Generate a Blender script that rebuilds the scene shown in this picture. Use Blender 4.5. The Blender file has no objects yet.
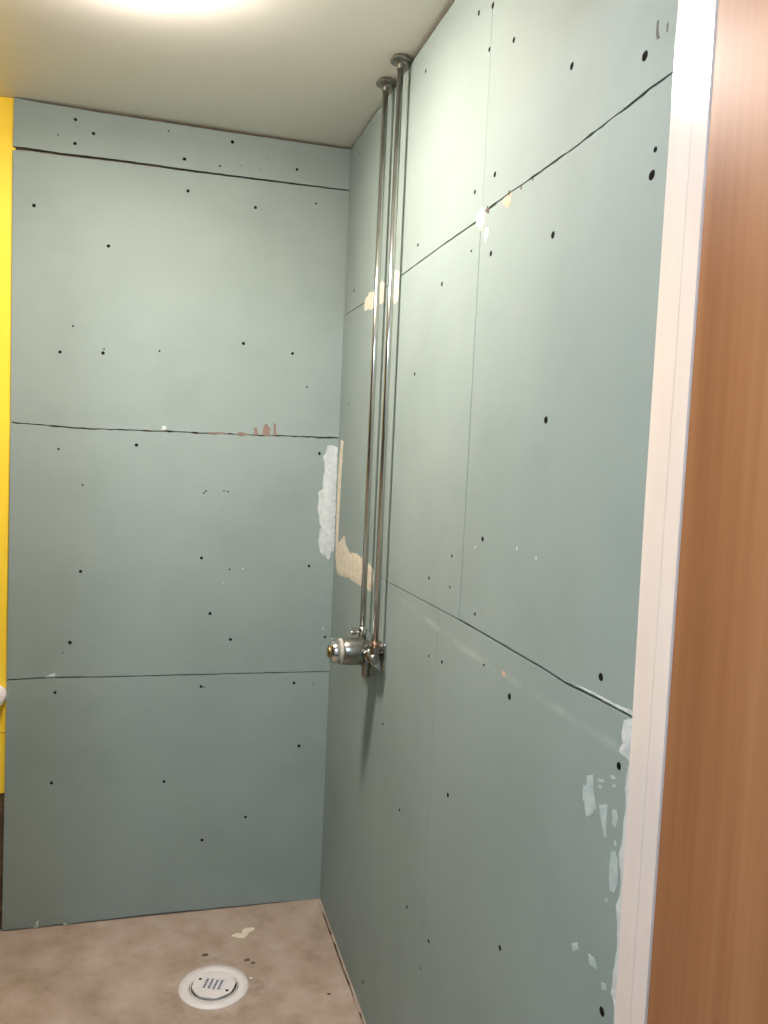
import bpy, bmesh, math, random
from mathutils import Vector, Matrix
from mathutils.geometry import delaunay_2d_cdt
random.seed(7)
S = bpy.context.scene
COL = S.collection
H = 2.4                      # ceiling height

# ---------------------------------------------------------------- camera, light, exposure
CAM_POS = (-0.56037, -2.54379, 1.44134)
CAM_R = (0.96202, -0.269322, 0.044541)
CAM_U = (-0.025986, 0.072071, 0.997061)
CAM_F = (0.27174, 0.96035, -0.062335)
cam_data = bpy.data.cameras.new('camera')
cam = bpy.data.objects.new('camera', cam_data); COL.objects.link(cam)
m = Matrix((CAM_R, CAM_U, tuple(-c for c in CAM_F))).transposed().to_4x4()
m.translation = CAM_POS
cam.matrix_world = m
cam_data.sensor_fit = 'VERTICAL'; cam_data.sensor_height = 36.0
cam_data.lens = 36.0 * 818.57 / 1024.0
cam_data.clip_start = 0.02
S.camera = cam

LAMP_BATH = (-0.63, -0.90); LAMP_BATH_COLOR = (1.0, 0.88, 0.80); LAMP_BATH_POWER = 232.0
LAMP_HALL = (-0.91, -3.00); LAMP_HALL_COLOR = (0.66, 0.81, 1.0); LAMP_HALL_POWER = 285.0
w = bpy.data.worlds.new('world'); S.world = w; w.use_nodes = True
w.node_tree.nodes['Background'].inputs['Color'].default_value = (0.8, 0.85, 0.9, 1)
w.node_tree.nodes['Background'].inputs['Strength'].default_value = 0.02
S.view_settings.view_transform = 'Standard'; S.view_settings.look = 'None'
S.view_settings.gamma = 1.0; S.view_settings.use_curve_mapping = False
S.view_settings.exposure = 0.0

# ---------------------------------------------------------------- traced wall coordinates, metres
# back wall: (x, z) on y = 0; right wall: (y, z) on x = 0; floor: (x, y)
JB1 = [(-0.963, 2.2648), (-0.9178, 2.2672), (-0.8392, 2.266), (-0.6776, 2.2691), (-0.4522, 2.2687), (-0.2148, 2.2713), (0.0002, 2.2739)]
JB2 = [(-0.9555, 1.5043), (-0.8787, 1.5), (-0.8249, 1.4971), (-0.7154, 1.4972), (-0.5459, 1.5003), (-0.4292, 1.5004), (-0.3095, 1.5021), (-0.1555, 1.5054), (0.0007, 1.507)]
JB3 = [(-0.9552, 0.7576), (-0.8388, 0.7616), (-0.6994, 0.759), (-0.4071, 0.7583), (-0.0073, 0.7568)]
EDGE_LEFT = [(-0.9612, 2.4033), (-0.963, 2.2648), (-0.9555, 1.5043), (-0.9559, 0.9923), (-0.9552, 0.7576), (-0.9578, 0.0023)]
BOTTOM = [(-0.9578, 0.0054), (-0.7403, -0.0011), (-0.5062, 0.001), (0.0003, -0.0012)]
JRU = [(-0.0168, 1.8891), (-0.2584, 1.8847), (-0.6286, 1.8877), (-0.9004, 1.8899), (-1.0892, 1.8885)]
JRU2 = [(-1.1409, 1.8962), (-1.1704, 1.8966), (-1.2484, 1.8978), (-1.3154, 1.8961), (-1.4243, 1.8951), (-1.4802, 1.8955), (-1.5754, 1.8985), (-1.6232, 1.8982), (-1.6514, 1.9012), (-1.694, 1.9)]
JRL = [(-0.0117, 1.1518), (-0.5437, 1.1448), (-1.1136, 1.149)]
JRL2 = [(-1.1136, 1.149), (-1.3341, 1.1473), (-1.4779, 1.1453), (-1.5306, 1.143), (-1.6335, 1.1469), (-1.7036, 1.1473)]
JV = [(-1.1187, 1.8692), (-1.1227, 1.8216), (-1.1179, 1.3529), (-1.1135, 1.1501)]
YV_UP = -1.1283; YV_LOW = (-0.5772, -1.0021)
STREAK = [(-0.7005, 1.1228), (-1.1003, 1.1032), (-1.3522, 1.0985), (-1.5268, 1.102), (-1.6436, 1.1009)]
SCREWS_BACK = [(-0.8, 2.367, 1), (-0.7511, 2.3355, 1), (-0.8, 2.3006, 1), (-0.8454, 2.3175, 0.5), (-0.5451, 2.3731, 0.5), (-0.3605, 2.3686, 1), (-0.4976, 2.2999, 1), (-0.3948, 2.294, 0.6), (-0.3332, 2.3039, 0.35), (-0.2566, 2.3366, 0.3), (-0.2763, 2.2985, 0.3), (-0.1644, 2.3152, 1), (-0.485, 2.2095, 1), (-0.9049, 2.115, 1.1), (-0.286, 2.1865, 1), (-0.1019, 2.2215, 0.6), (-0.7036, 2.0254, 1), (-0.7953, 1.7886, 0.6), (-0.8289, 1.7118, 1), (-0.7119, 1.718, 1), (-0.7094, 1.7298, 0.5), (-0.5536, 1.7363, 0.6), (-0.3082, 1.7782, 1), (-0.1572, 1.7598, 1), (-0.1079, 1.6601, 0.5), (-0.8278, 1.4335, 0.7), (-0.612, 1.4554, 1.1), (-0.06, 1.4553, 1), (-0.7603, 1.3315, 0.6), (-0.4119, 1.3193, 0.6), (-0.4062, 1.3256, 0.5), (-0.3522, 1.3274, 0.5), (-0.3401, 1.3262, 0.5), (-0.7606, 1.0765, 1.1), (-0.4134, 1.1202, 1), (-0.0795, 1.0983, 1), (-0.3278, 1.0854, 0.5), (-0.3827, 0.9485, 1), (-0.3176, 0.8663, 1), (-0.7856, 0.865, 1), (-0.8044, 0.8355, 0.4), (-0.0185, 0.8694, 1), (-0.8242, 0.7162, 1), (-0.4029, 0.7205, 1), (-0.3938, 0.7186, 0.5), (-0.1132, 0.7224, 1), (-0.0499, 0.7188, 0.5), (-0.0891, 0.5161, 1), (-0.8289, 0.4429, 1), (-0.5056, 0.4264, 1), (-0.2521, 0.2946, 1), (-0.3852, 0.2308, 1)]
SCREWS_RIGHT = [(-1.0603, 2.2809, 1), (-1.1287, 2.2598, 1), (-1.2314, 2.1524, 1), (-1.1227, 2.1866, 0.8), (-1.4456, 2.0165, 1), (-1.6351, 1.9454, 1.1), (-0.7458, 2.3119, 0.8), (-0.1307, 2.3402, 0.8), (-1.0862, 1.9468, 0.9), (-1.1789, 1.9492, 0.9), (-0.7462, 1.9306, 0.7), (-1.6704, 1.8224, 0.7), (-1.6664, 1.7942, 1.2), (-1.4158, 1.7865, 1), (-1.0835, 1.8396, 0.5), (-1.1793, 1.8131, 0.9), (-0.9244, 1.8095, 1), (-0.7665, 1.6397, 0.8), (-1.427, 1.5128, 1.1), (-0.1267, 1.944, 0.9), (-0.1231, 1.6074, 0.5), (-1.2092, 1.3118, 0.9), (-1.0612, 1.2632, 0.6), (-0.932, 1.2007, 0.8), (-1.0587, 1.2022, 0.5), (-1.1919, 1.1749, 0.6), (-1.6227, 1.1764, 1.1), (-1.3537, 1.0719, 1.1), (-0.9558, 1.0408, 0.6), (-1.0349, 1.0481, 0.8), (-1.2443, 1.0955, 0.5), (-0.6401, 0.7934, 0.8), (-1.6763, 1.0796, 1), (-0.8059, 0.6472, 0.8), (-1.1043, 0.806, 0.9), (-0.8914, 0.4653, 0.8), (-1.0376, 0.475, 0.8), (-1.37, 0.6616, 0.9), (-1.6734, 0.7624, 1.1), (-1.0005, 0.3948, 0.4), (-0.5634, 0.081, 0.9)]
PUTTY_CORNER_BACK = [(-0.0337, 1.4801), (-0.0177, 1.4809), (-0.003, 1.4784), (-0.0019, 1.3739), (-0.0014, 1.2465), (-0.0005, 1.1472), (-0.0102, 1.1438), (-0.0156, 1.1181), (-0.0291, 1.1308), (-0.0425, 1.1402), (-0.0518, 1.172), (-0.0519, 1.2135), (-0.0457, 1.22), (-0.0574, 1.2706), (-0.0567, 1.334), (-0.0474, 1.3406), (-0.0403, 1.4041), (-0.0467, 1.4417), (-0.0394, 1.4609)]
TORN_B1 = [(-0.2669, 1.5018), (-0.2676, 1.5242), (-0.2586, 1.5277), (-0.2531, 1.5019)]
TORN_B2 = [(-0.2411, 1.5019), (-0.2395, 1.5278), (-0.2305, 1.5415), (-0.2178, 1.525), (-0.2186, 1.5025)]
TORN_B3 = [(-0.2074, 1.5027), (-0.2071, 1.5459), (-0.2003, 1.538), (-0.1975, 1.5026)]
TORN_B4 = [(-0.3216, 1.5005), (-0.3128, 1.5095), (-0.2915, 1.5076), (-0.2852, 1.5018), (-0.3063, 1.4961)]
TORN_B5 = [(-0.4145, 1.5024), (-0.3879, 1.5062), (-0.3549, 1.5055), (-0.3458, 1.5017), (-0.3936, 1.4993)]
CHIP_B = [(-0.5431, 1.5019), (-0.5391, 1.5156), (-0.5305, 1.516), (-0.5274, 1.5073), (-0.5315, 1.5011)]
TAB_B = [(-0.8525, 0.7605), (-0.8417, 0.7691), (-0.8225, 0.7746), (-0.8237, 0.7611)]
TAB_B2 = [(-0.8725, -0.0045), (-0.8646, 0.0193), (-0.8564, 0.0246), (-0.8587, -0.0031)]
FLOOR_TAB = [(-0.7914, -0.0046), (-0.786, 0.0072), (-0.7774, 0.0047), (-0.7773, -0.0032)]
PUTTY_CORNER_RIGHT = [(-0.0331, 1.5003), (-0.069, 1.4968), (-0.0619, 1.4226), (-0.0553, 1.3448), (-0.0516, 1.2507), (-0.0497, 1.1846), (-0.0257, 1.1566), (-0.013, 1.1839), (-0.0109, 1.311), (-0.0148, 1.4061)]
PUTTY_JOINT_LOW = [(-0.0227, 1.1722), (-0.0779, 1.1876), (-0.1365, 1.209), (-0.1547, 1.1837), (-0.2167, 1.167), (-0.2859, 1.1768), (-0.3497, 1.169), (-0.4655, 1.1624), (-0.4928, 1.153), (-0.4917, 1.1291), (-0.4768, 1.0962), (-0.4077, 1.0943), (-0.3012, 1.0913), (-0.2048, 1.0911), (-0.069, 1.0833), (-0.0364, 1.1007), (-0.0205, 1.1448)]
PUTTY_UP_1 = [(-0.2619, 1.8645), (-0.2687, 1.8913), (-0.3115, 1.903), (-0.3661, 1.8983), (-0.4127, 1.9028), (-0.4305, 1.9098), (-0.481, 1.8974), (-0.4794, 1.8495), (-0.4403, 1.851), (-0.3931, 1.8617), (-0.3505, 1.8528)]
PUTTY_UP_2 = [(-0.5651, 1.9128), (-0.6008, 1.9054), (-0.6083, 1.8847), (-0.6038, 1.8329), (-0.5702, 1.8265), (-0.555, 1.8659)]
PUTTY_CROSS = [(-1.0996, 1.8849), (-1.1018, 1.9042), (-1.1252, 1.9085), (-1.1432, 1.8965), (-1.1409, 1.8795), (-1.1263, 1.8655), (-1.1132, 1.8742)]
PUTTY_CROSS2 = [(-1.1414, 1.8581), (-1.1495, 1.8666), (-1.1639, 1.8612), (-1.1612, 1.8479), (-1.1487, 1.8387)]
TORN_R1 = [(-1.2163, 1.8931), (-1.2325, 1.8959), (-1.2548, 1.8951), (-1.2528, 1.8793), (-1.2456, 1.8732), (-1.2303, 1.8807)]
CHIP_R = [(-1.3158, 1.1037), (-1.3275, 1.1067), (-1.3403, 1.1002), (-1.3247, 1.0977)]
PUTTY_JAMB = [(-1.7016, 1.1466), (-1.6808, 1.1387), (-1.6782, 1.1223), (-1.6807, 1.11), (-1.6734, 1.0974), (-1.6893, 1.095), (-1.697, 1.0923), (-1.6943, 1.0777), (-1.6923, 1.057), (-1.6963, 1.0413), (-1.6944, 1.0193), (-1.6949, 0.9958), (-1.6884, 0.9739), (-1.6922, 0.9606), (-1.6962, 0.9451), (-1.6964, 0.9244), (-1.6883, 0.9084), (-1.6955, 0.8828), (-1.698, 0.8608), (-1.692, 0.8246), (-1.6905, 0.7979), (-1.6986, 0.7867), (-1.7008, 0.7575), (-1.7039, 0.7405), (-1.7164, 0.7496), (-1.7067, 0.9877)]
SMEAR_A = [(-1.603, 1.0401), (-1.6177, 1.0448), (-1.6218, 1.0266), (-1.6302, 1.0053), (-1.6237, 0.9941), (-1.6087, 0.9854), (-1.6007, 1.001), (-1.5961, 1.0055), (-1.5959, 1.0245), (-1.6042, 1.0236)]
SMEAR_B = [(-1.637, 1.0133), (-1.6567, 1.0227), (-1.6571, 1.0027), (-1.658, 0.9789), (-1.6523, 0.9802), (-1.6446, 0.9972)]
SMEAR_C = [(-1.668, 1.0196), (-1.6764, 1.0242), (-1.6819, 1.0138), (-1.6772, 1.0018), (-1.671, 1.0029)]
SMEAR_D = [(-1.6579, 1.0595), (-1.6647, 1.0641), (-1.6714, 1.0618), (-1.6654, 1.0574)]
SMEAR_E = [(-1.6708, 0.9679), (-1.6793, 0.9745), (-1.6858, 0.9675), (-1.6901, 0.9356), (-1.6831, 0.9217), (-1.6729, 0.92), (-1.6687, 0.9462)]
SMEAR_I = [(-1.6295, 1.0442), (-1.6424, 1.0493), (-1.6464, 1.0468), (-1.6336, 1.0427)]
SMEAR_J = [(-1.6323, 1.0371), (-1.6414, 1.0408), (-1.6402, 1.0352), (-1.6346, 1.0339)]
SMEAR_K = [(-1.6654, 1.0514), (-1.6712, 1.0543), (-1.6715, 1.0513), (-1.6664, 1.0488)]
SMEAR_L = [(-1.6756, 0.9851), (-1.6801, 0.9862), (-1.6815, 0.98), (-1.6773, 0.9799)]
SMEAR_F = [(-1.5912, 0.8026), (-1.605, 0.8121), (-1.6084, 0.8041), (-1.5948, 0.7933)]
SMEAR_G = [(-1.6334, 0.8144), (-1.6492, 0.8168), (-1.655, 0.8058), (-1.6372, 0.802)]
SMEAR_H = [(-1.6672, 0.7968), (-1.6775, 0.8011), (-1.6804, 0.7947), (-1.6704, 0.7881)]
SMEAR_M = [(-1.6633, 0.9053), (-1.6695, 0.9075), (-1.6709, 0.9024), (-1.665, 0.9015)]
FLAKE_FLOOR = [(-0.3017, -0.1543), (-0.2856, -0.1416), (-0.2744, -0.1492), (-0.2635, -0.1299), (-0.2505, -0.1217), (-0.2291, -0.1205), (-0.231, -0.1364), (-0.2475, -0.1493), (-0.2649, -0.1722), (-0.291, -0.1669)]
CRUMBS = [(-0.3826, -0.234), (-0.2678, -0.2816), (-0.2527, -0.299), (-0.069, -0.476), (-0.2658, -0.3653)]

# ---------------------------------------------------------------- materials
def lin(c):
    return tuple(((v/255)/12.92 if v/255 <= .04045 else ((v/255+.055)/1.055)**2.4) for v in c) + (1,)
MATS = {}
def mat(name, rgb, rough=.6, metal=0, spec=.5, coat=0, coat_rough=.1):
    mt = bpy.data.materials.new(name); mt.use_nodes = True
    b = mt.node_tree.nodes['Principled BSDF']
    b.inputs['Base Color'].default_value = lin(rgb)
    b.inputs['Roughness'].default_value = rough
    b.inputs['Metallic'].default_value = metal
    b.inputs['Specular IOR Level'].default_value = spec
    b.inputs['Coat Weight'].default_value = coat
    b.inputs['Coat Roughness'].default_value = coat_rough
    MATS[name] = mt
    return mt
def N(mt, kind, **kw):
    n = mt.node_tree.nodes.new(kind)
    for k, v in kw.items():
        if k in n.inputs: n.inputs[k].default_value = v
        else: setattr(n, k, v)
    return n
def noise_color(mt, stops, scale, detail=4, stretch=(1, 1, 1), rough=.55, bump=0, bump_scale=None, bump_dist=.001):
    """colour from noise in object space; stops = [(pos, rgb)...]"""
    L = mt.node_tree.links; b = mt.node_tree.nodes['Principled BSDF']
    tc = N(mt, 'ShaderNodeTexCoord'); mp = N(mt, 'ShaderNodeMapping'); mp.inputs['Scale'].default_value = stretch
    L.new(tc.outputs['Object'], mp.inputs['Vector'])
    nz = N(mt, 'ShaderNodeTexNoise', Scale=scale, Detail=detail, Roughness=rough)
    L.new(mp.outputs[0], nz.inputs['Vector'])
    cr = N(mt, 'ShaderNodeValToRGB')
    el = cr.color_ramp.elements
    while len(el) < len(stops): el.new(.5)
    for e, (p, c) in zip(el, stops): e.position = p; e.color = lin(c)
    L.new(nz.outputs['Fac'], cr.inputs['Fac']); L.new(cr.outputs['Color'], b.inputs['Base Color'])
    if bump:
        n2 = N(mt, 'ShaderNodeTexNoise', Scale=bump_scale or scale, Detail=6)
        L.new(mp.outputs[0], n2.inputs['Vector'])
        bp = N(mt, 'ShaderNodeBump', Strength=bump, Distance=bump_dist)
        L.new(n2.outputs['Fac'], bp.inputs['Height']); L.new(bp.outputs['Normal'], b.inputs['Normal'])
    return cr, mp, nz

board_m = mat('gypsum_board_paper', (176, 196, 188), .72, spec=.3)
noise_color(board_m, [(.25, (128, 142, 136)), (.5, (135, 149, 143)), (.8, (141, 154, 147))], 3.2, 5, bump=.12, bump_scale=160, bump_dist=.0004)

# lower boards on the right wall: the same paper with a pale sanding streak below the joint
low_m = mat('gypsum_board_paper_scuffed', (176, 196, 188), .72, spec=.3)
cr, mp, nz = noise_color(low_m, [(.25, (128, 142, 136)), (.5, (135, 149, 143)), (.8, (141, 154, 147))], 3.2, 5, bump=.12, bump_scale=160, bump_dist=.0004)
L = low_m.node_tree.links
sx = N(low_m, 'ShaderNodeSeparateXYZ'); L.new(mp.outputs[0], sx.inputs[0])
def M(mt, op, a, b=None, clamp=False):
    n = N(mt, 'ShaderNodeMath', operation=op); n.use_clamp = clamp
    for i, v in enumerate((a, b)):
        if v is None: continue
        if isinstance(v, (int, float)): n.inputs[i].default_value = v
        else: mt.node_tree.links.new(v, n.inputs[i])
    return n.outputs[0]
off = M(low_m, 'MULTIPLY', M(low_m, 'MAXIMUM', M(low_m, 'ADD', sx.outputs['Y'], 1.15), 0.0), .05)
dz = M(low_m, 'ABSOLUTE', M(low_m, 'SUBTRACT', M(low_m, 'SUBTRACT', sx.outputs['Z'], 1.101), off))
band = M(low_m, 'SUBTRACT', 1.0, M(low_m, 'DIVIDE', dz, .011), clamp=True)
ends = M(low_m, 'MULTIPLY', M(low_m, 'MULTIPLY', M(low_m, 'SUBTRACT', -.66, sx.outputs['Y']), 8.0, clamp=True), 1.0)
n3 = N(low_m, 'ShaderNodeTexNoise', Scale=14, Detail=4); L.new(mp.outputs[0], n3.inputs['Vector'])
fac = M(low_m, 'MULTIPLY', M(low_m, 'MULTIPLY', band, ends), M(low_m, 'MULTIPLY', M(low_m, 'SUBTRACT', n3.outputs['Fac'], .36), 1.5, clamp=True), clamp=True)
mx = N(low_m, 'ShaderNodeMix', data_type='RGBA')
L.new(fac, mx.inputs[0]); L.new(cr.outputs['Color'], mx.inputs[6]); mx.inputs[7].default_value = lin((172, 184, 176))
L.new(mx.outputs[2], low_m.node_tree.nodes['Principled BSDF'].inputs['Base Color'])

core_m = mat('gypsum_core', (150, 145, 135), .9)
mason_m = mat('raw_masonry', (120, 92, 66), .95, spec=.2)
noise_color(mason_m, [(.3, (62, 52, 42)), (.5, (90, 76, 61)), (.75, (114, 98, 80))], 28, 6, bump=.6, bump_scale=60, bump_dist=.004)
yellow_m = mat('yellow_wall_paint', (250, 214, 62), .45)
noise_color(yellow_m, [(.3, (245, 206, 52)), (.7, (252, 218, 66))], 4, 4, bump=.2, bump_scale=50, bump_dist=.001)
ceil_m = mat('ceiling_paint', (208, 205, 190), .38)
noise_color(ceil_m, [(.3, (236, 232, 222)), (.7, (240, 237, 228))], 2.5, 4, bump=.05, bump_scale=80, bump_dist=.0005)
hall_m = mat('hall_wall_paint', (222, 220, 212), .6)
noise_color(hall_m, [(.3, (219, 217, 208)), (.7, (225, 223, 216))], 3, 4, bump=.08, bump_scale=90, bump_dist=.0006)

dim_floor_m = mat('dim_hall_floor', (70, 66, 62), .5)  # unseen hall floor, tone kept dark to cut bounce onto the lower walls
noise_color(dim_floor_m, [(.3, (62, 58, 54)), (.7, (80, 76, 71))], 40, 5)
dim_wall_m = mat('dim_unseen_wall', (140, 136, 128), .9)  # unseen side and front walls, darkened to cut bounced light in the washroom
noise_color(dim_wall_m, [(.3, (72, 70, 66)), (.7, (88, 86, 81))], 6, 5, bump=.3, bump_scale=60, bump_dist=.001)

floor_m = mat('bare_concrete', (170, 150, 130), .85, spec=.25)
cr, mp, nz = noise_color(floor_m, [(0.28, (134, 119, 102)), (0.45, (158, 141, 124)), (0.6, (170, 154, 139)), (0.8, (185, 170, 155))], 7, 8, rough=.62, bump=.35, bump_scale=45, bump_dist=.003)
# darker trowelled ring of mortar left around the drain
L = floor_m.node_tree.links
sx = N(floor_m, 'ShaderNodeSeparateXYZ'); L.new(mp.outputs[0], sx.inputs[0])
dx = M(floor_m, 'SUBTRACT', sx.outputs['X'], -.368); dy = M(floor_m, 'SUBTRACT', sx.outputs['Y'], -.383)
rr = M(floor_m, 'SQRT', M(floor_m, 'ADD', M(floor_m, 'MULTIPLY', dx, dx), M(floor_m, 'MULTIPLY', dy, dy)))
ring = M(floor_m, 'SUBTRACT', 1.0, M(floor_m, 'DIVIDE', M(floor_m, 'ABSOLUTE', M(floor_m, 'SUBTRACT', rr, .122)), .034), clamp=True)
n4 = N(floor_m, 'ShaderNodeTexNoise', Scale=16, Detail=7, Roughness=.7); L.new(mp.outputs[0], n4.inputs['Vector'])
rf = M(floor_m, 'MULTIPLY', ring, M(floor_m, 'MULTIPLY', M(floor_m, 'SUBTRACT', n4.outputs['Fac'], .44), 4.5, clamp=True), clamp=True)
mx = N(floor_m, 'ShaderNodeMix', data_type='RGBA')
L.new(M(floor_m, 'MULTIPLY', rf, .65), mx.inputs[0]); L.new(cr.outputs['Color'], mx.inputs[6]); mx.inputs[7].default_value = lin((108, 94, 76))
L.new(mx.outputs[2], floor_m.node_tree.nodes['Principled BSDF'].inputs['Base Color'])

putty_m = mat('cream_filler', (232, 222, 196), .85, spec=.2)
noise_color(putty_m, [(.3, (196, 186, 162)), (.7, (222, 214, 194))], 60, 5, bump=.5, bump_scale=120, bump_dist=.001)
plaster_m = mat('white_plaster', (228, 232, 228), .85, spec=.2)
noise_color(plaster_m, [(.3, (172, 182, 180)), (.7, (204, 208, 206))], 45, 6, bump=.4, bump_scale=120, bump_dist=.001)
smear_m = mat('thin_plaster_smear', (198, 210, 206), .85, spec=.2)
noise_color(smear_m, [(.3, (158, 174, 171)), (.7, (180, 191, 188))], 50, 6, bump=.3, bump_scale=120, bump_dist=.0006)
torn_m = mat('torn_brown_paper', (166, 128, 104), .9, spec=.2)
noise_color(torn_m, [(.3, (122, 103, 93)), (.7, (142, 122, 111))], 90, 4)
torn2_m = mat('torn_pale_paper', (226, 188, 156), .9, spec=.2)
noise_color(torn2_m, [(.3, (190, 156, 130)), (.7, (206, 178, 154))], 90, 4)
screw_m = mat('black_screw', (16, 16, 16), .9, spec=.1)
noise_color(screw_m, [(.3, (10, 10, 10)), (.7, (24, 23, 21))], 300, 2)
white_m = mat('gloss_white_paint', (232, 222, 214), .11, coat=.35, coat_rough=.06)
noise_color(white_m, [(.3, (222, 209, 200)), (.7, (228, 217, 209))], 5, 3, stretch=(4, 4, .6), bump=.06, bump_scale=30, bump_dist=.0008)

wood_m = mat('brown_wood_veneer', (160, 112, 74), .40, spec=.15, coat=0, coat_rough=.18)
L = wood_m.node_tree.links
tc = N(wood_m, 'ShaderNodeTexCoord')
mp1 = N(wood_m, 'ShaderNodeMapping'); mp1.inputs['Scale'].default_value = (1, 13, .3); L.new(tc.outputs['Object'], mp1.inputs[0])
mp2 = N(wood_m, 'ShaderNodeMapping'); mp2.inputs['Scale'].default_value = (1, 160, 3.0); L.new(tc.outputs['Object'], mp2.inputs[0])
na = N(wood_m, 'ShaderNodeTexNoise', Scale=1.0, Detail=3, Distortion=.4); L.new(mp1.outputs[0], na.inputs['Vector'])
nb = N(wood_m, 'ShaderNodeTexNoise', Scale=1.0, Detail=4); L.new(mp2.outputs[0], nb.inputs['Vector'])
add = M(wood_m, 'ADD', M(wood_m, 'MULTIPLY', na.outputs['Fac'], .86), M(wood_m, 'MULTIPLY', nb.outputs['Fac'], .14))
cr = N(wood_m, 'ShaderNodeValToRGB')
el = cr.color_ramp.elements; el.new(.5)
for e, (p, c) in zip(el, [(.33, (126, 82, 52)), (.5, (148, 101, 66)), (.68, (168, 121, 84))]): e.position = p; e.color = lin(c)
L.new(add, cr.inputs['Fac']); L.new(cr.outputs['Color'], wood_m.node_tree.nodes['Principled BSDF'].inputs['Base Color'])
bp = N(wood_m, 'ShaderNodeBump', Strength=.05, Distance=.0005); L.new(nb.outputs['Fac'], bp.inputs['Height'])
L.new(bp.outputs['Normal'], wood_m.node_tree.nodes['Principled BSDF'].inputs['Normal'])

chrome_m = mat('chrome', (205, 205, 200), .18, metal=1)
noise_color(chrome_m, [(.3, (198, 198, 192)), (.7, (212, 212, 208))], 30, 3)
dull_m = mat('worn_chrome', (150, 150, 144), .28, metal=1)
noise_color(dull_m, [(.3, (128, 127, 120)), (.7, (168, 167, 160))], 70, 4)
dark_m = mat('tarnished_chrome', (120, 119, 112), .3, metal=1)
noise_color(dark_m, [(.3, (96, 95, 88)), (.7, (140, 139, 132))], 60, 4)
copper_m = mat('copper_nut', (176, 140, 122), .3, metal=1)
noise_color(copper_m, [(.3, (158, 124, 106)), (.7, (190, 156, 138))], 80, 3)
yellow_glint_m = mat('yellow_glint_button', (196, 160, 82), .25, metal=1)  # yellowish reflection on the button end, put into the metal colour
noise_color(yellow_glint_m, [(.3, (160, 136, 84)), (.7, (190, 166, 114))], 60, 3)
plastic_m = mat('white_plastic', (226, 220, 212), .4)
noise_color(plastic_m, [(.3, (212, 206, 202)), (.7, (222, 217, 213))], 20, 4)
pale_m = mat('pale_ring', (176, 172, 158), .4)
noise_color(pale_m, [(.3, (166, 162, 148)), (.7, (186, 182, 168))], 60, 3)
gap_shade_m = mat('black_gap_shade', (30, 28, 27), .8)  # shade of the open gap around the drain lid, as near-black colour
noise_color(gap_shade_m, [(.3, (22, 21, 20)), (.7, (40, 37, 35))], 60, 3)
ink_m = mat('dark_print', (70, 74, 84), .7)
noise_color(ink_m, [(.3, (60, 64, 74)), (.7, (84, 88, 98))], 200, 2)
paper_m = mat('sticker_paper', (206, 204, 204), .6)
noise_color(paper_m, [(.3, (198, 196, 197)), (.7, (214, 212, 212))], 80, 3)
crumb_m = mat('dark_mortar_crumb', (84, 70, 56), .95)
noise_color(crumb_m, [(.3, (64, 52, 42)), (.7, (100, 86, 70))], 120, 4)
def emit_mat(name, color, strength):
    mt = mat(name, (240, 240, 235), .4)
    b = mt.node_tree.nodes['Principled BSDF']
    b.inputs['Emission Color'].default_value = color + (1,)
    b.inputs['Emission Strength'].default_value = strength
    return mt

# ---------------------------------------------------------------- mesh helpers
def obj(name, bm, mt, parent=None, smooth=False, **props):
    me = bpy.data.meshes.new(name)
    bmesh.ops.recalc_face_normals(bm, faces=bm.faces)
    bm.to_mesh(me); bm.free()
    for a in (mt if isinstance(mt, (list, tuple)) else [mt]): me.materials.append(a)
    if smooth:
        me.shade_smooth()
    o = bpy.data.objects.new(name, me); COL.objects.link(o)
    if parent: o.parent = parent
    for k, v in props.items(): o[k] = v
    return o
def empty(name, loc=(0, 0, 0), **props):
    o = bpy.data.objects.new(name, None); COL.objects.link(o); o.location = loc
    o.empty_display_size = .05
    for k, v in props.items(): o[k] = v
    return o
def box(lo, hi, bevel=0, bm=None, seg=2):
    bm2 = bmesh.new()
    bmesh.ops.create_cube(bm2, size=1)
    for v in bm2.verts:
        v.co = Vector([lo[i] + (v.co[i] + .5) * (hi[i] - lo[i]) for i in range(3)])
    if bevel: bmesh.ops.bevel(bm2, geom=bm2.edges, offset=bevel, segments=seg, affect='EDGES', profile=.5)
    if bm is None: return bm2
    join(bm, bm2); return bm
def join(bm, other):
    me = bpy.data.meshes.new('tmp'); other.to_mesh(me); other.free(); bm.from_mesh(me); bpy.data.meshes.remove(me)
def lathe(profile, axis='Z', seg=32, origin=(0, 0, 0), bm=None):
    """profile = [(r, h)...] revolved about axis through origin"""
    bm = bm or bmesh.new()
    A = {'X': lambda r, h, a: (h, r*math.cos(a), r*math.sin(a)),
         'Y': lambda r, h, a: (r*math.cos(a), h, r*math.sin(a)),
         'Z': lambda r, h, a: (r*math.cos(a), r*math.sin(a), h)}[axis]
    rings = []
    for r, h in profile:
        if r < 1e-6:
            rings.append([bm.verts.new(Vector(A(0, h, 0)) + Vector(origin))])
        else:
            rings.append([bm.verts.new(Vector(A(r, h, 2*math.pi*k/seg)) + Vector(origin)) for k in range(seg)])
    for a, b in zip(rings, rings[1:]):
        for k in range(seg):
            j = (k+1) % seg
            vs = [a[k % len(a)], a[j % len(a)], b[j % len(b)], b[k % len(b)]]
            u = []
            for v in vs:
                if v not in u: u.append(v)
            if len(u) > 2: bm.faces.new(u)
    for rg in (rings[0], rings[-1]):
        if len(rg) > 2: bm.faces.new(rg)
    return bm
def rag(pts, step, amp, rnd, closed=True):
    """subdivide an outline and roughen it"""
    out = []; n = len(pts)
    for i in range(n if closed else n-1):
        a = Vector(pts[i]); b = Vector(pts[(i+1) % n]); k = max(1, int((b-a).length/step))
        for j in range(k):
            q = a.lerp(b, j/k)
            out.append((q.x + rnd.uniform(-amp, amp), q.y + rnd.uniform(-amp, amp)))
    if not closed: out.append(tuple(pts[-1]))
    return out
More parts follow.
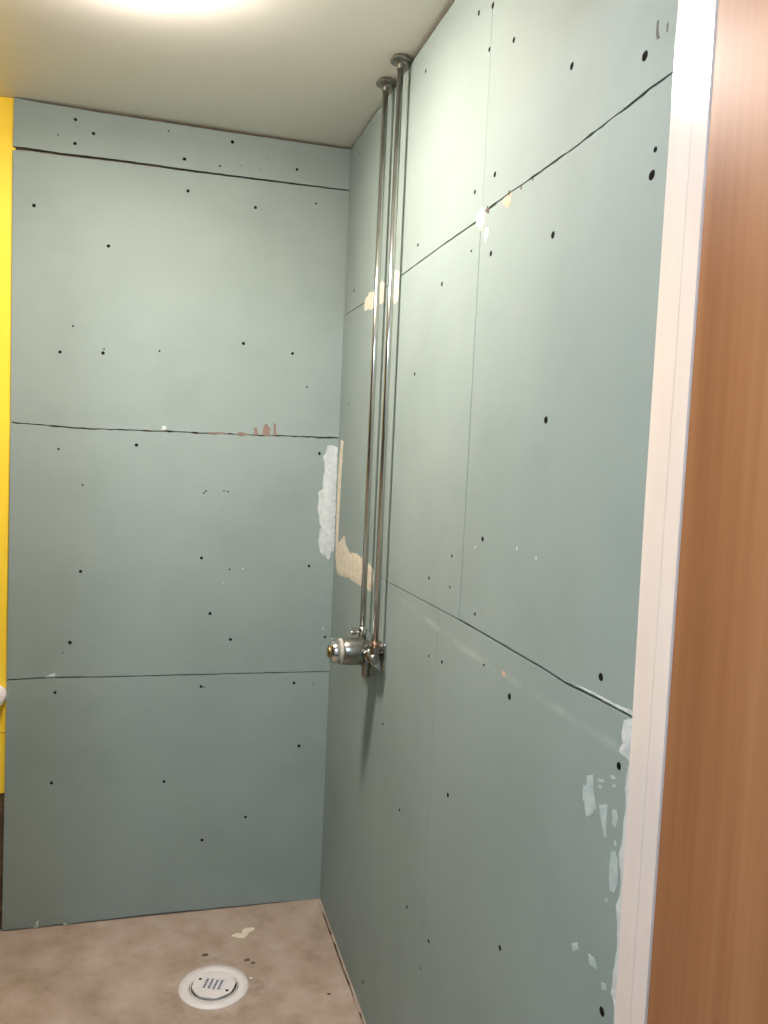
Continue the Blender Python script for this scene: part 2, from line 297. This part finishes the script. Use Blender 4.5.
def slab(outline, to3, t0, t1):
    """prism: outline in wall coordinates, to3(u, v, depth) -> point"""
    bm = bmesh.new()
    f = [bm.verts.new(to3(u, v, t0)) for u, v in outline]
    b = [bm.verts.new(to3(u, v, t1)) for u, v in outline]
    top = bm.faces.new(f); bot = bm.faces.new(b[::-1])
    n = len(f)
    for i in range(n): bm.faces.new((f[i], b[i], b[(i+1) % n], f[(i+1) % n]))
    bmesh.ops.triangulate(bm, faces=[top, bot])
    return bm
BACK = lambda u, v, d: (u, d, v)          # d > 0 goes into the wall
RIGHT = lambda u, v, d: (d, u, v)
FLOOR = lambda u, v, d: (u, v, -d)
T = .0125                                  # board thickness

# ---------------------------------------------------------------- setting: shell
XL, YH = -2.1, -4.7                        # left end of the bathroom, far end of the hall
XR = .95                                   # right side of the hall
YF, YB = -1.704, -1.772                    # faces of the front (door) wall
DOOR_X = -.845; HEAD = 2.10
def structure(name, bm, mt, label, cat, parent=None):
    return obj(name, bm, mt, parent, kind='structure', label=label, category=cat)
floor = structure('floor', box((XL-.1, YB+.03, -.12), (XR+.1, .12, 0)), floor_m, 'bare grey-brown concrete floor with the round drain set in it', 'floor')
structure('floor_hall', box((XL-.1, YH-.1, -.12), (XR+.1, YB+.0298, 0)), dim_floor_m, 'unseen floor of the hall, kept dark to cut bounced light', 'floor')
def ZC(y): return 2.404 + .022*max(-1.0, min(0.0, y))       # the ceiling sags a little towards the door
bm = slab([(YH-.1, 2.5), (.12, 2.5), (.12, ZC(0)), (0, ZC(0)), (-1.0, ZC(-1)), (YH-.1, ZC(-1))], lambda u, v, d: (d, u, v), XL-.1, XR+.1)
ceiling = structure('ceiling', bm, ceil_m, 'off-white painted ceiling above the boarded walls', 'ceiling')
wall_back = structure('wall_back', box((XL-.1, T, 0), (.1, .12, H+.01)), mason_m, 'far wall clad in green boards with a yellow strip at left', 'wall')
wall_right = structure('wall_right', box((T, YF, 0), (.1, T, H+.01)), mason_m, 'long wall at right clad in green boards behind the pipes', 'wall')
structure('wall_left', box((XL-.1, YF, 0), (XL, T, H+.01)), dim_wall_m, 'unseen side wall of the washroom, kept dark to cut bounced light', 'wall')
bm = box((XL-.1, YB, 0), (DOOR_X-.03, YF, H)); box((DOOR_X-.03, YB, HEAD+.03), (.04, YF, H), bm=bm); box((.04, YB, 0), (XR, YF, H), bm=bm)
structure('wall_front', bm, dim_wall_m, 'partition wall holding the doorway', 'wall')
structure('wall_hall_left', box((XL-.1, YH, 0), (XL, YB, H)), hall_m, 'pale painted left wall of the hall', 'wall')
structure('wall_hall_right', box((XR, YH, 0), (XR+.1, YF, H)), hall_m, 'pale painted right wall of the hall', 'wall')
structure('wall_hall_end', box((XL-.1, YH-.1, 0), (XR+.1, YH, H)), hall_m, 'pale painted end wall of the hall', 'wall')

# yellow paint left of the boards: upper field, lower field under a thin crack, raw masonry below
rnd = random.Random(3)
YT = .004
def yellow(z0, z1, ragged):
    low = [(x, z0 + (rnd.uniform(-.02, .02) if ragged else rnd.uniform(-.0008, .0008))) for x in [XL + .001 + i*(-.9555+.0-XL)/40 for i in range(41)]]
    return slab(low + [(-.957, z1), (XL+.001, z1)], BACK, T-YT, T)
obj('yellow_plaster', yellow(.5995, ZC(0)-.001, False), yellow_m, wall_back)
obj('yellow_plaster', yellow(.40, .597, True), yellow_m, wall_back, label='lower yellow plaster with a broken bottom edge')

# ---------------------------------------------------------------- green gypsum boards
def joint(pts, gap0, gap1, rnd, nib=.0012):
    """two ragged edges of a joint: lower board's top edge and upper board's bottom edge"""
    p = rag(pts, .014, 0, rnd, closed=False); n = len(p)
    lo, hi = [], []
    for i, (u, v) in enumerate(p):
        g = gap0 + (gap1-gap0)*i/(n-1)
        a = rnd.uniform(0, nib) * (rnd.random() < .55); b = rnd.uniform(0, nib) * (rnd.random() < .55)
        lo.append((u, v - g/2 - a)); hi.append((u, v + g/2 + b))
    return lo, hi
rnd = random.Random(11)
XC = T                                     # back boards run behind the edge of the right boards
def ext(p, u0, u1): return [(u0, p[0][1])] + list(p[1:-1]) + [(u1, p[-1][1])]
j1 = joint(ext(JB1, -.962, XC), .0085, .0028, rnd, .0012)
j2 = joint(ext(JB2, -.957, XC), .0014, .0024, rnd, .0032)
j3 = joint(ext(JB3, -.956, XC), .0036, .0022, rnd, .0014)
HB = ZC(0)
top_edge = [(-.961, HB-.002), (-.90, HB-.005), (-.75, HB-.008), (-.4, HB-.009), (-.05, HB-.007), (XC, HB-.005)]
bot_edge = rag([(-.958, .004), (-.75, .004), (-.5, .007), (-.2, .004), (XC, .001)], .02, .0012, rnd, closed=False)
def board(wall, loop, to3, mt=board_m):
    return obj('gypsum_board', slab(loop, to3, 0, T), [mt], wall)
back = [board(wall_back, bot_edge + j3[0][::-1], BACK),
        board(wall_back, j3[1] + [(-.0002+XC, 1.2)] + j2[0][::-1] + [(-.956, 1.2), (-.9556, .99)], BACK),
        board(wall_back, j2[1] + j1[0][::-1], BACK),
        board(wall_back, j1[1] + top_edge[::-1], BACK)]
back_z = [0, .757, 1.503, 2.268, 9]

YE = -1.7120                               # boards end at the door frame
C0 = -.0006                                # ... and at the corner
ju = joint([(-.010, 1.8891)] + JRU[1:-1] + [(YV_UP+.0004, 1.8886)], .0016, .0034, rnd, .0010)
ju2 = joint([(YV_UP-.0004, 1.8955)] + JRU2[1:-1] + [(YE, 1.9)], .0024, .0018, rnd, .0020)
mid_j = joint([(C0, 1.1518), JRL[1], (-1.1145, 1.149)], .0016, .0022, rnd, .0006)
mid_j2 = joint([(-1.1165, 1.149)] + JRL2[1:-1] + [(YE, 1.1473)], .0044, .0034, rnd, .0008)
def cut(p, a, b):
    """points of a joint edge with b <= u <= a (u runs downwards), ends interpolated"""
    def at(u):
        for (u0, v0), (u1, v1) in zip(p, p[1:]):
            if u0 >= u >= u1: return v0 + (v1-v0)*(u0-u)/max(1e-9, u0-u1)
        return p[0][1] if u > p[0][0] else p[-1][1]
    return [(a, at(a))] + [q for q in p if b < q[0] < a] + [(b, at(b))]
g = .0005
low_top = mid_j[0] + mid_j2[0]
right = [
    # upper row
    board(wall_right, ju[1] + [(YV_UP+g, ZC(-1)-.009), (-1.0, ZC(-1)-.009), (-.6, ZC(-.6)-.010), (-.3, ZC(-.3)-.006), (-.003, ZC(0)-.006), (-.0035, 2.27), (-.007, 2.05)], RIGHT),
    board(wall_right, ju2[1] + [(YE, ZC(-1)-.008), (YV_UP-g, ZC(-1)-.008)], RIGHT),
    # middle row
    board(wall_right, mid_j[1] + [(-1.1184, 1.353), (-1.122, 1.75), (-1.1235, 1.886)] + cut(ju[0], C0, -1.122)[::-1], RIGHT),
    board(wall_right, mid_j2[1] + ju2[0][::-1] + [(-1.1258, 1.886), (-1.1240, 1.75), (-1.1203, 1.353)], RIGHT),
    # lower row
    board(wall_right, [(C0, .001), (YV_LOW[0]+g, .001)] + cut(low_top, C0, YV_LOW[0]+g)[::-1], RIGHT, low_m),
    board(wall_right, [(YV_LOW[0]-g*.6, .001), (YV_LOW[1]+g, .001)] + cut(low_top, YV_LOW[0]-g*.6, YV_LOW[1]+g)[::-1], RIGHT, low_m),
    board(wall_right, [(YV_LOW[1]-g, .001), (YE, .001)] + cut(low_top, YV_LOW[1]-g, YE)[::-1], RIGHT, low_m)]

# screws: a countersunk black head with a cross slot, shared mesh
def screw_mesh():
    bm = lathe([(.0062, 0), (.0056, .0006), (.0048, .0008), (.0042, .0004), (.0022, .0003), (0, .0003)], 'Z', 14)
    box((-.0024, -.0004, .0002), (.0024, .0004, .0006), bm=bm); box((-.0004, -.0024, .0002), (.0004, .0024, .0006), bm=bm)
    me = bpy.data.meshes.new('screw_head'); bmesh.ops.recalc_face_normals(bm, faces=bm.faces); bm.to_mesh(me); bm.free()
    me.materials.append(screw_m); return me
SM = screw_mesh()
def screw(parent, loc, s, wall):
    o = bpy.data.objects.new('screw_head', SM); COL.objects.link(o); o.parent = parent; o.location = loc
    a = random.uniform(0, 3)
    q = Matrix.Rotation(math.pi/2, 4, 'X') if wall == 'B' else Matrix.Rotation(-math.pi/2, 4, 'Y')
    o.rotation_euler = (q @ Matrix.Rotation(a, 4, 'Z')).to_euler()
    o.scale = (s*random.uniform(.85, 1.1), s*random.uniform(.85, 1.1), 1)
for x, z, s in SCREWS_BACK:
    k = max(i for i in range(4) if z >= back_z[i])
    screw(back[k], (x, -.0001, z), s*.8, 'B')
def right_board(y, z):
    if z > 1.892: return right[0] if y > YV_UP else right[1]
    if z > 1.148: return right[2] if y > -1.12 else right[3]
    return right[4] if y > YV_LOW[0] else right[5] if y > YV_LOW[1] else right[6]
for y, z, s in SCREWS_RIGHT:
    screw(right_board(y, z), (-.0001, y, z), s*.85, 'R')

# filler, plaster smears and torn paper on the boards
def patch(name, pts, to3, mt, parent, thick=.0008, amp=.0015, step=.006, label=None):
    """thin blob of filler: raised middle, feathered ragged rim"""
    r = random.Random(len(pts)*17 + int(abs(pts[0][0])*1e4))
    rim = rag(pts, step, amp, r); n = len(rim)
    us = [q[0] for q in rim]; vs = [q[1] for q in rim]
    inner = []
    def inside(u, v):
        c = False
        for (a, b), (d, e) in zip(rim, rim[1:] + rim[:1]):
            if (b > v) != (e > v) and u < (d-a)*(v-b)/(e-b) + a: c = not c
        return c
    def dist(u, v): return min(math.hypot(u-a, v-b) for a, b in rim)
    for k in range(200):
        u, v = r.uniform(min(us), max(us)), r.uniform(min(vs), max(vs))
        if inside(u, v) and dist(u, v) > step*.45 and all(math.hypot(u-a, v-b) > step*1.2 for a, b in inner): inner.append((u, v))
    co, ed, fa, *_ = delaunay_2d_cdt([Vector(q) for q in rim + inner], [(i, (i+1) % n) for i in range(n)], [], 1, 1e-6)
    bm = bmesh.new(); top = []; bot = []
    for q in co:
        d = min(1.0, dist(q.x, q.y)/(step*1.0))
        top.append(bm.verts.new(to3(q.x, q.y, -.00025 - thick*d*r.uniform(.7, 1.1)))); bot.append(bm.verts.new(to3(q.x, q.y, .0006)))
    for f in fa:
        bm.faces.new([top[i] for i in f]); bm.faces.new([bot[i] for i in f][::-1])
    cnt = {}
    for f in fa:
        for a, b in zip(f, f[1:] + f[:1]): cnt.setdefault(frozenset((a, b)), []).append((a, b))
    for k, l in cnt.items():
        if len(l) == 1: a, b = l[0]; bm.faces.new((top[b], top[a], bot[a], bot[b]))
    o = obj(name, bm, mt, parent)
    if label: o['label'] = label
    return o
patch('filler_patch', PUTTY_CORNER_BACK, BACK, plaster_m, back[1], .0012, .0025, .006, 'rough white plaster beside the corner')
for q in (TORN_B1, TORN_B2, TORN_B3, TORN_B4, TORN_B5):
    patch('torn_paper', q, BACK, torn_m, back[2], .0005, .0009, .005, 'brown torn paper at the joint')
patch('plaster_chip', CHIP_B, BACK, plaster_m, back[2], .004, .001, .004)
patch('paper_flap', TAB_B, BACK, smear_m, back[1], .004, .0006, .006)
patch('paper_flap', TAB_B2, BACK, smear_m, back[0], .006, .0006, .006)
patch('paper_flap', FLOOR_TAB, BACK, smear_m, back[0], .004, .0006, .006)
patch('filler_patch', PUTTY_CORNER_RIGHT, RIGHT, putty_m, right[2], .0014, .0015, .008, 'cream filler strip in the corner')
patch('filler_patch', PUTTY_JOINT_LOW, RIGHT, putty_m, right[2], .0016, .003, .008, 'cream filler across the lower joint')
patch('filler_patch', PUTTY_UP_1, RIGHT, putty_m, right[2], .0012, .003, .008, 'cream filler behind the pipes')
patch('filler_patch', PUTTY_UP_2, RIGHT, putty_m, right[2], .0012, .0015, .006, 'cream filler beside the pipes')
patch('filler_patch', PUTTY_CROSS, RIGHT, putty_m, right[2], .0014, .0012, .005, 'cream filler where the joints meet')
patch('plaster_smear', PUTTY_CROSS2, RIGHT, plaster_m, right[3], .0006, .001, .004)
patch('torn_paper', TORN_R1, RIGHT, torn2_m, right[3], .0005, .0009, .005, 'pale orange torn paper')
patch('torn_paper', CHIP_R, RIGHT, torn2_m, right[6], .0005, .0006, .004, 'pale orange torn paper')
patch('filler_patch', PUTTY_JAMB, RIGHT, plaster_m, right[6], .0010, .0012, .006, 'white plaster along the door frame')
for q in (SMEAR_A, SMEAR_B, SMEAR_C, SMEAR_D, SMEAR_E, SMEAR_F, SMEAR_G, SMEAR_H, SMEAR_I, SMEAR_J, SMEAR_K, SMEAR_L, SMEAR_M):
    patch('plaster_smear', q, RIGHT, smear_m, right[6], .0005, .0007, .004)
smudge_m = mat('grey_scuff', (120, 113, 98), .9, spec=.2)
noise_color(smudge_m, [(.3, (84, 82, 74)), (.7, (108, 105, 96))], 80, 4)
for q in ([(-1.6565, 1.9748), (-1.6605, 1.9752), (-1.6607, 1.9636), (-1.665, 1.9525), (-1.6589, 1.953), (-1.656, 1.9613)], [(-1.6776, 1.9623), (-1.6804, 1.9632), (-1.6807, 1.9519), (-1.6778, 1.9521)]):
    patch('scuff_mark', q, RIGHT, smudge_m, right[1], .0001, .0005, .004)
patch('chipped_edge', [(-1.5499, 1.1495), (-1.598, 1.1517), (-1.6329, 1.1519), (-1.6657, 1.1528), (-1.7006, 1.1555), (-1.7023, 1.1499), (-1.6662, 1.1490), (-1.6334, 1.1487), (-1.5985, 1.1484)], RIGHT, plaster_m, right[3], .0012, .0005, .006, 'white crushed edge at the joint')
def speck(u, v, to3, parent, s=.0035):
    r = random.Random(int(abs(u)*1e4)); patch('plaster_speck', [(u + s*math.cos(a)*r.uniform(.5, 1.1), v + s*math.sin(a)*r.uniform(.6, 1.3)) for a in [i*math.pi/3 for i in range(6)]], to3, plaster_m, parent, .0006, .0002, .004)
for u, v in ((-1.1756, 1.2938), (-1.3512, 1.3121), (-1.42, 1.305)): speck(u, v, RIGHT, right_board(u, v))
speck(-.6204, 2.044, RIGHT, right[0]); speck(-.2866, 1.0888, BACK, back[1]); speck(-.3462, 1.0433, BACK, back[1], .0025); speck(-.026, .897, BACK, back[1], .005)
# crumbs of board core caught in the upper right joint
for y, z, s in [(-1.152, 1.897, 1.0), (-1.158, 1.893, .8), (-1.245, 1.897, .9), (-1.292, 1.893, .7), (-1.335, 1.893, .5)]:
    r = random.Random(int(-y*1000))
    pts = [(y + .005*s*math.cos(a)*r.uniform(.6, 1.2), z + .007*s*math.sin(a)*r.uniform(.6, 1.2)) for a in [i*math.pi/3 for i in range(6)]]
    patch('joint_crumb', pts, RIGHT, crumb_m, right[3], .0006, .0004, .004)

# ---------------------------------------------------------------- doorway: frame and open door
frame = empty('trim_1', (-.4, (YF+YB)/2, 0), kind='structure', label='glossy white door frame beside the green boards', category='door frame')
def rel(bm, root):
    bmesh.ops.translate(bm, verts=bm.verts, vec=-Vector(root.location)); return bm
def part(name, bm, mt, root, smooth=False, **kw): return obj(name, rel(bm, root), mt, root, smooth, **kw)
# right jamb: inner band, hairline step, outer band; it leans very slightly
def lean(bm):
    for v in bm.verts: v.co.y -= .0046*(v.co.z - .6)
    return bm
bm = slab([(-1.7405-.0046*(z-.6), z) for z in (0, HEAD)] + [(-1.7072, HEAD), (-1.7050, 1.7), (-1.7042, 1.4), (-1.7070, 1.15), (-1.7105, .85), (-1.717, 0)], RIGHT, -.0060, .039)
part('jamb_band', bm, white_m, frame)
part('jamb_band', lean(box((-.0056, -1.7675, 0), (.039, -1.7404, HEAD), .0006, seg=2)), white_m, frame)
part('jamb_band', lean(box((DOOR_X-.029, -1.7405, 0), (DOOR_X+.0060, -1.7005, HEAD), .0008)), white_m, frame)
part('jamb_band', lean(box((DOOR_X-.029, -1.7675, 0), (DOOR_X+.0052, -1.7403, HEAD), .0018, seg=3)), white_m, frame)
part('head_jamb', lean(box((DOOR_X-.029, -1.7675, HEAD), (.039, -1.7005, HEAD+.029), .0012)), white_m, frame)
door = empty('door_1', (.02, -1.776, 0), kind='structure', label='brown wood veneer door standing open at the right edge', category='door')
part('door_leaf', lean(box((-.0046, -2.60, .008), (.036, -1.7703, HEAD-.004), .0012)), wood_m, door)
for z in (.25, 1.05, 1.80):
    bm = lathe([(0, z-.045), (.0065, z-.045), (.007, z-.042), (.007, z+.042), (.0065, z+.045), (0, z+.045)], 'Z', 16, (.044, -1.786, 0))
    part('hinge', bm, dull_m, door, True)

# ---------------------------------------------------------------- chrome supply pipes
PX = -.0262; PY = (-.498, -.629); PIPE_R = .0074; PZ = 1.0
def pipe(y, label):
    root = empty('supply_pipe', (PX, y, PZ-.012), label=label, category='pipe', group='chrome supply pipes')
    h = ZC(y - .02)
    part('tube', lathe([(PIPE_R, PZ-.012), (PIPE_R, h-.004)], 'Z', 24, (PX, y, 0)), chrome_m, root, True)
    part('ceiling_flange', lathe([(.0076, h-.028), (.0092, h-.028), (.0096, h-.018), (.0125, h-.0145), (.0235, h-.0130), (.0252, h-.0110), (.0252, h-.0080), (.0235, h-.0060), (.0200, h-.0006)], 'Z', 36, (PX, y, 0)), dull_m, root, False)
    return root
pipe(PY[0], 'thin vertical chrome pipe nearer the corner of the green walls')
pipe(PY[1], 'thin vertical chrome pipe farther from the corner, nearer the door')

# ---------------------------------------------------------------- shower valve
VY, VZ = -.552, .956
valve = empty('shower_valve', (-.001, VY, VZ-.06), label='chrome wall-mounted shower valve with protruding barrel below the two pipes', category='valve')
part('wall_plate', box((-.0055, -.640, .915), (-.0008, -.455, .992), .002), chrome_m, valve)
# manifold along the wall, elbows up into the pipes
bm = lathe([(.0, -.640), (.012, -.640), (.0135, -.637), (.0135, -.602), (.0165, -.600), (.0165, -.505), (.0135, -.503), (.0135, -.464), (.012, -.461), (0, -.461)], 'Y', 28, (PX-.004, 0, VZ))
part('manifold', bm, dark_m, valve, True)
part('end_cap', lathe([(0, -.6465), (.0095, -.6465), (.0125, -.6445), (.0132, -.641), (.0132, -.633), (0, -.633)], 'Y', 28, (PX-.004, 0, VZ)), dull_m, valve, True)
for y, mt, lab in ((PY[0], dull_m, None), (PY[1], copper_m, 'copper-coloured union nut')):
    bm = lathe([(.0078, VZ+.010), (.0122, VZ+.010), (.0122, VZ+.028), (.0078, VZ+.028)], 'Z', 6, (PX, y, 0))
    o = part('union_nut', bm, mt if y == PY[0] else dull_m, valve)
    o2 = part('compression_ring', lathe([(.0076, VZ+.028), (.0105, VZ+.028), (.0108, VZ+.034), (.0095, VZ+.040), (.0076, VZ+.041)], 'Z', 20, (PX, y, 0)), mt, valve, True)
    if lab: o2['label'] = 'copper-coloured ring'
# barrel standing out from the wall
part('barrel', lathe([(.0, -.010), (.026, -.010), (.0275, -.018), (.0275, -.030), (.0340, -.036), (.0355, -.046), (.0352, -.070), (.0335, -.088), (.0315, -.0915), (0, -.0915)], 'X', 40, (0, VY, VZ)), dull_m, valve, True)
part('collar', lathe([(.0312, -.0910), (.0328, -.0925), (.0332, -.0955), (.0322, -.0985), (.0300, -.1000), (0, -.1000)], 'X', 40, (0, VY, VZ)), pale_m, valve, True, label='pale collar ring on the barrel')
part('knob', lathe([(.0290, -.0995), (.0288, -.108), (.0265, -.117), (.0225, -.1225), (.0185, -.124), (.0150, -.122), (0, -.122)], 'X', 40, (0, VY, VZ)), chrome_m, valve, True)
part('push_button', lathe([(.0145, -.121), (.0145, -.125), (.0125, -.128), (0, -.1295)], 'X', 28, (0, VY, VZ)), yellow_glint_m, valve, True, label='button on the knob end, yellow reflection put into its colour')
# raised pointer on top of the knob
part('pointer', box((-.122, VY-.004, VZ+.024), (-.108, VY+.004, VZ+.0345), .002), chrome_m, valve)
# spindle boss with cap on the near side of the barrel and the outlet under it
part('side_boss', lathe([(.0155, -.612), (.0165, -.608), (.0165, -.575)], 'Y', 24, (-.030, 0, VZ+.002)), chrome_m, valve, True)
part('outlet', lathe([(.0, VZ-.062), (.0085, VZ-.062), (.0105, VZ-.059), (.0105, VZ-.040), (.0130, VZ-.038), (.0130, VZ-.010), (0, VZ-.010)], 'Z', 24, (-.030, -.566, 0)), dull_m, valve, True)
# small shut-off tap at the foot of the farther pipe
bm = lathe([(.0, -.058), (.005, -.058), (.0062, -.055), (.0062, -.045), (.0045, -.042), (.0045, -.022)], 'X', 18, (0, PY[0], PZ-.008))
part('shutoff_stem', bm, chrome_m, valve, True)
part('shutoff_lever', box((-.060, PY[0]-.0035, PZ+.001), (-.034, PY[0]+.0035, PZ+.006), .0015), chrome_m, valve)
part('shutoff_body', lathe([(.0, PZ-.022), (.0105, PZ-.022), (.0115, PZ-.018), (.0115, PZ+.002), (.0090, PZ+.008), (.0076, PZ+.008)], 'Z', 20, (PX, PY[0], 0)), chrome_m, valve, True)

# ---------------------------------------------------------------- floor drain
DX, DY = -.368, -.383
drain = empty('floor_drain', (DX, DY, 0), label='round white plastic floor drain with a taped-over lid', category='drain')
part('flange', lathe([(.066, -.012), (.0925, -.004), (.0935, .001), (.0925, .0035), (.074, .0050), (.0655, .0035), (.0645, -.010)], 'Z', 64, (DX, DY, 0)), plastic_m, drain, True)
part('gap_ring', lathe([(.0565, -.006), (.0648, -.006), (.0648, .0005), (.0625, .0015), (.0580, .0012), (.0565, -.001)], 'Z', 48, (DX, DY, 0)), gap_shade_m, drain, True, label='dark ring standing in for the shaded gap around the lid')
part('inner_ring', lathe([(.0612, .000), (.0634, .000), (.0634, .0032), (.0612, .0032), (.0612, .000)], 'Z', 64, (DX, DY, 0)), plastic_m, drain, True)
# lid: a disc with flats cut in its edge
bm = bmesh.new(); pts = []
for k in range(72):
    a = 2*math.pi*k/72; f = (k % 9)
    pts.append(((.0585 if f in (0, 1, 8) else .0565)*math.cos(a) + DX, (.0585 if f in (0, 1, 8) else .0565)*math.sin(a) + DY + .003))
bm = slab(pts, FLOOR, -.0055, .006)
lid = part('lid', bm, plastic_m, drain)
ang = math.radians(-22)
def lidpt(u, v): return (DX + u*math.cos(ang) - v*math.sin(ang), DY + .003 + u*math.sin(ang) + v*math.cos(ang))
def lidslab(u0, u1, v0, v1, a, b): return rel(slab([lidpt(u0, v0), lidpt(u1, v0), lidpt(u1, v1), lidpt(u0, v1)], FLOOR, a, b), drain)
obj('sticker', lidslab(-.030, .030, -.024, .026, -.0058, -.005), paper_m, lid)
r = random.Random(5)
for k in range(4):
    u = -.022 + k*.0135; bm = bmesh.new(); v = -.019
    while v < .019:
        l = r.uniform(.004, .009); e = min(v+l, .021)
        join(bm, slab([lidpt(u-.0028, v), lidpt(u+.0028, v), lidpt(u+.0028, e), lidpt(u-.0028, e)], FLOOR, -.0060, -.0057)); v = e + .0016
    obj('print_line', rel(bm, drain), ink_m, lid)
for u, v in ((-.034, .033), (.0325, -.030)):
    x, y = DX+u, DY+v
    obj('lid_screw', rel(lathe([(0, .0064), (.0030, .0066), (.0042, .0060), (.0042, .004)], 'Z', 14, (x, y, 0)), drain), screw_m, lid)
for k in range(4):
    a = math.radians(20 + 90*k)
    part('flange_screw_hole', lathe([(.0016, .0040), (.0026, .0046), (.0028, .0040)], 'Z', 12, (DX+.081*math.cos(a), DY+.081*math.sin(a), 0)), dull_m, drain)

# residue and crumbs stuck to the floor
patch('plaster_residue', FLAKE_FLOOR, FLOOR, putty_m, floor, .0012, .003, .008)
for i, (x, y) in enumerate(CRUMBS):
    r = random.Random(i + 40); s = (.010, .009, .007, .006, .006)[i]
    bm = bmesh.new(); bmesh.ops.create_icosphere(bm, subdivisions=2, radius=1)
    for v in bm.verts: v.co = Vector((x + v.co.x*s*r.uniform(.8, 1.2), y + v.co.y*s*.7*r.uniform(.8, 1.2), max(0, v.co.z)*s*.4 - .0005))
    obj('mortar_crumb', bm, crumb_m if i < 4 else plaster_m, floor)
# thin skirt of mortar squeezed out along the right wall
r = random.Random(21)
edge = [(-.0035 - r.uniform(0, .007), y) for y in [-.002 - i*.012 for i in range(70)]]
bm = slab(edge + [(-.0002, edge[-1][1]), (-.0002, -.002)], FLOOR, -.0025, .0005)
obj('mortar_skirt', bm, plaster_m, floor, label='pale mortar line along the wall foot').data.materials[0] = floor_m

# white plastic stub on the yellow wall
stub = empty('pipe_stub', (-.984, T-YT, .712), label='white plastic pipe stub on the yellow wall at the left edge', category='pipe stub')
part('stub', lathe([(0, -.034), (.021, -.034), (.026, -.031), (.028, -.026), (.028, T-YT-.006), (.0295, T-YT-.0055), (.0295, T-YT-.0003), (0, T-YT-.0003)], 'Y', 36, (-.984, 0, .712)), plastic_m, stub, True)

# ---------------------------------------------------------------- lamps
def lamp(name, x, y, color, power, label, r0=.125):
    root = empty(name, (x, y, ZC(y)), label=label, category='lamp')
    H = ZC(y)
    part('lamp_base', lathe([(0, H-.0005), (r0-.004, H-.0005), (r0-.004, H-.0060), (0, H-.0060)], 'Z', 48, (x, y, 0)), plastic_m, root, True)
    part('diffuser', lathe([(r0-.004, H-.0062), (r0, H-.010), (r0, H-.026), (r0-.006, H-.034), (r0-.03, H-.037), (0, H-.038)], 'Z', 48, (x, y, 0)), emit_mat(name+'_glow', color, power), root, True)
lamp('ceiling_lamp', *LAMP_BATH, LAMP_BATH_COLOR, LAMP_BATH_POWER, 'round warm ceiling lamp of the washroom')
x, y = LAMP_HALL; H = ZC(y); zc = H-.125; R0 = .085
root = empty('hall_lamp', (x, y, H), label='round opal globe lamp on the hall ceiling', category='lamp')
part('lamp_base', lathe([(0, H-.0005), (.05, H-.0005), (.05, H-.012), (.034, H-.020), (.034, H-.047), (0, H-.047)], 'Z', 32, (x, y, 0)), plastic_m, root, True)
part('globe', lathe([(R0*math.sin(math.pi*k/20) if 0 < k < 20 else 0, zc + R0*math.cos(math.pi*k/20)) for k in range(21)], 'Z', 40, (x, y, 0)), emit_mat('hall_lamp_glow', LAMP_HALL_COLOR, LAMP_HALL_POWER), root, True)
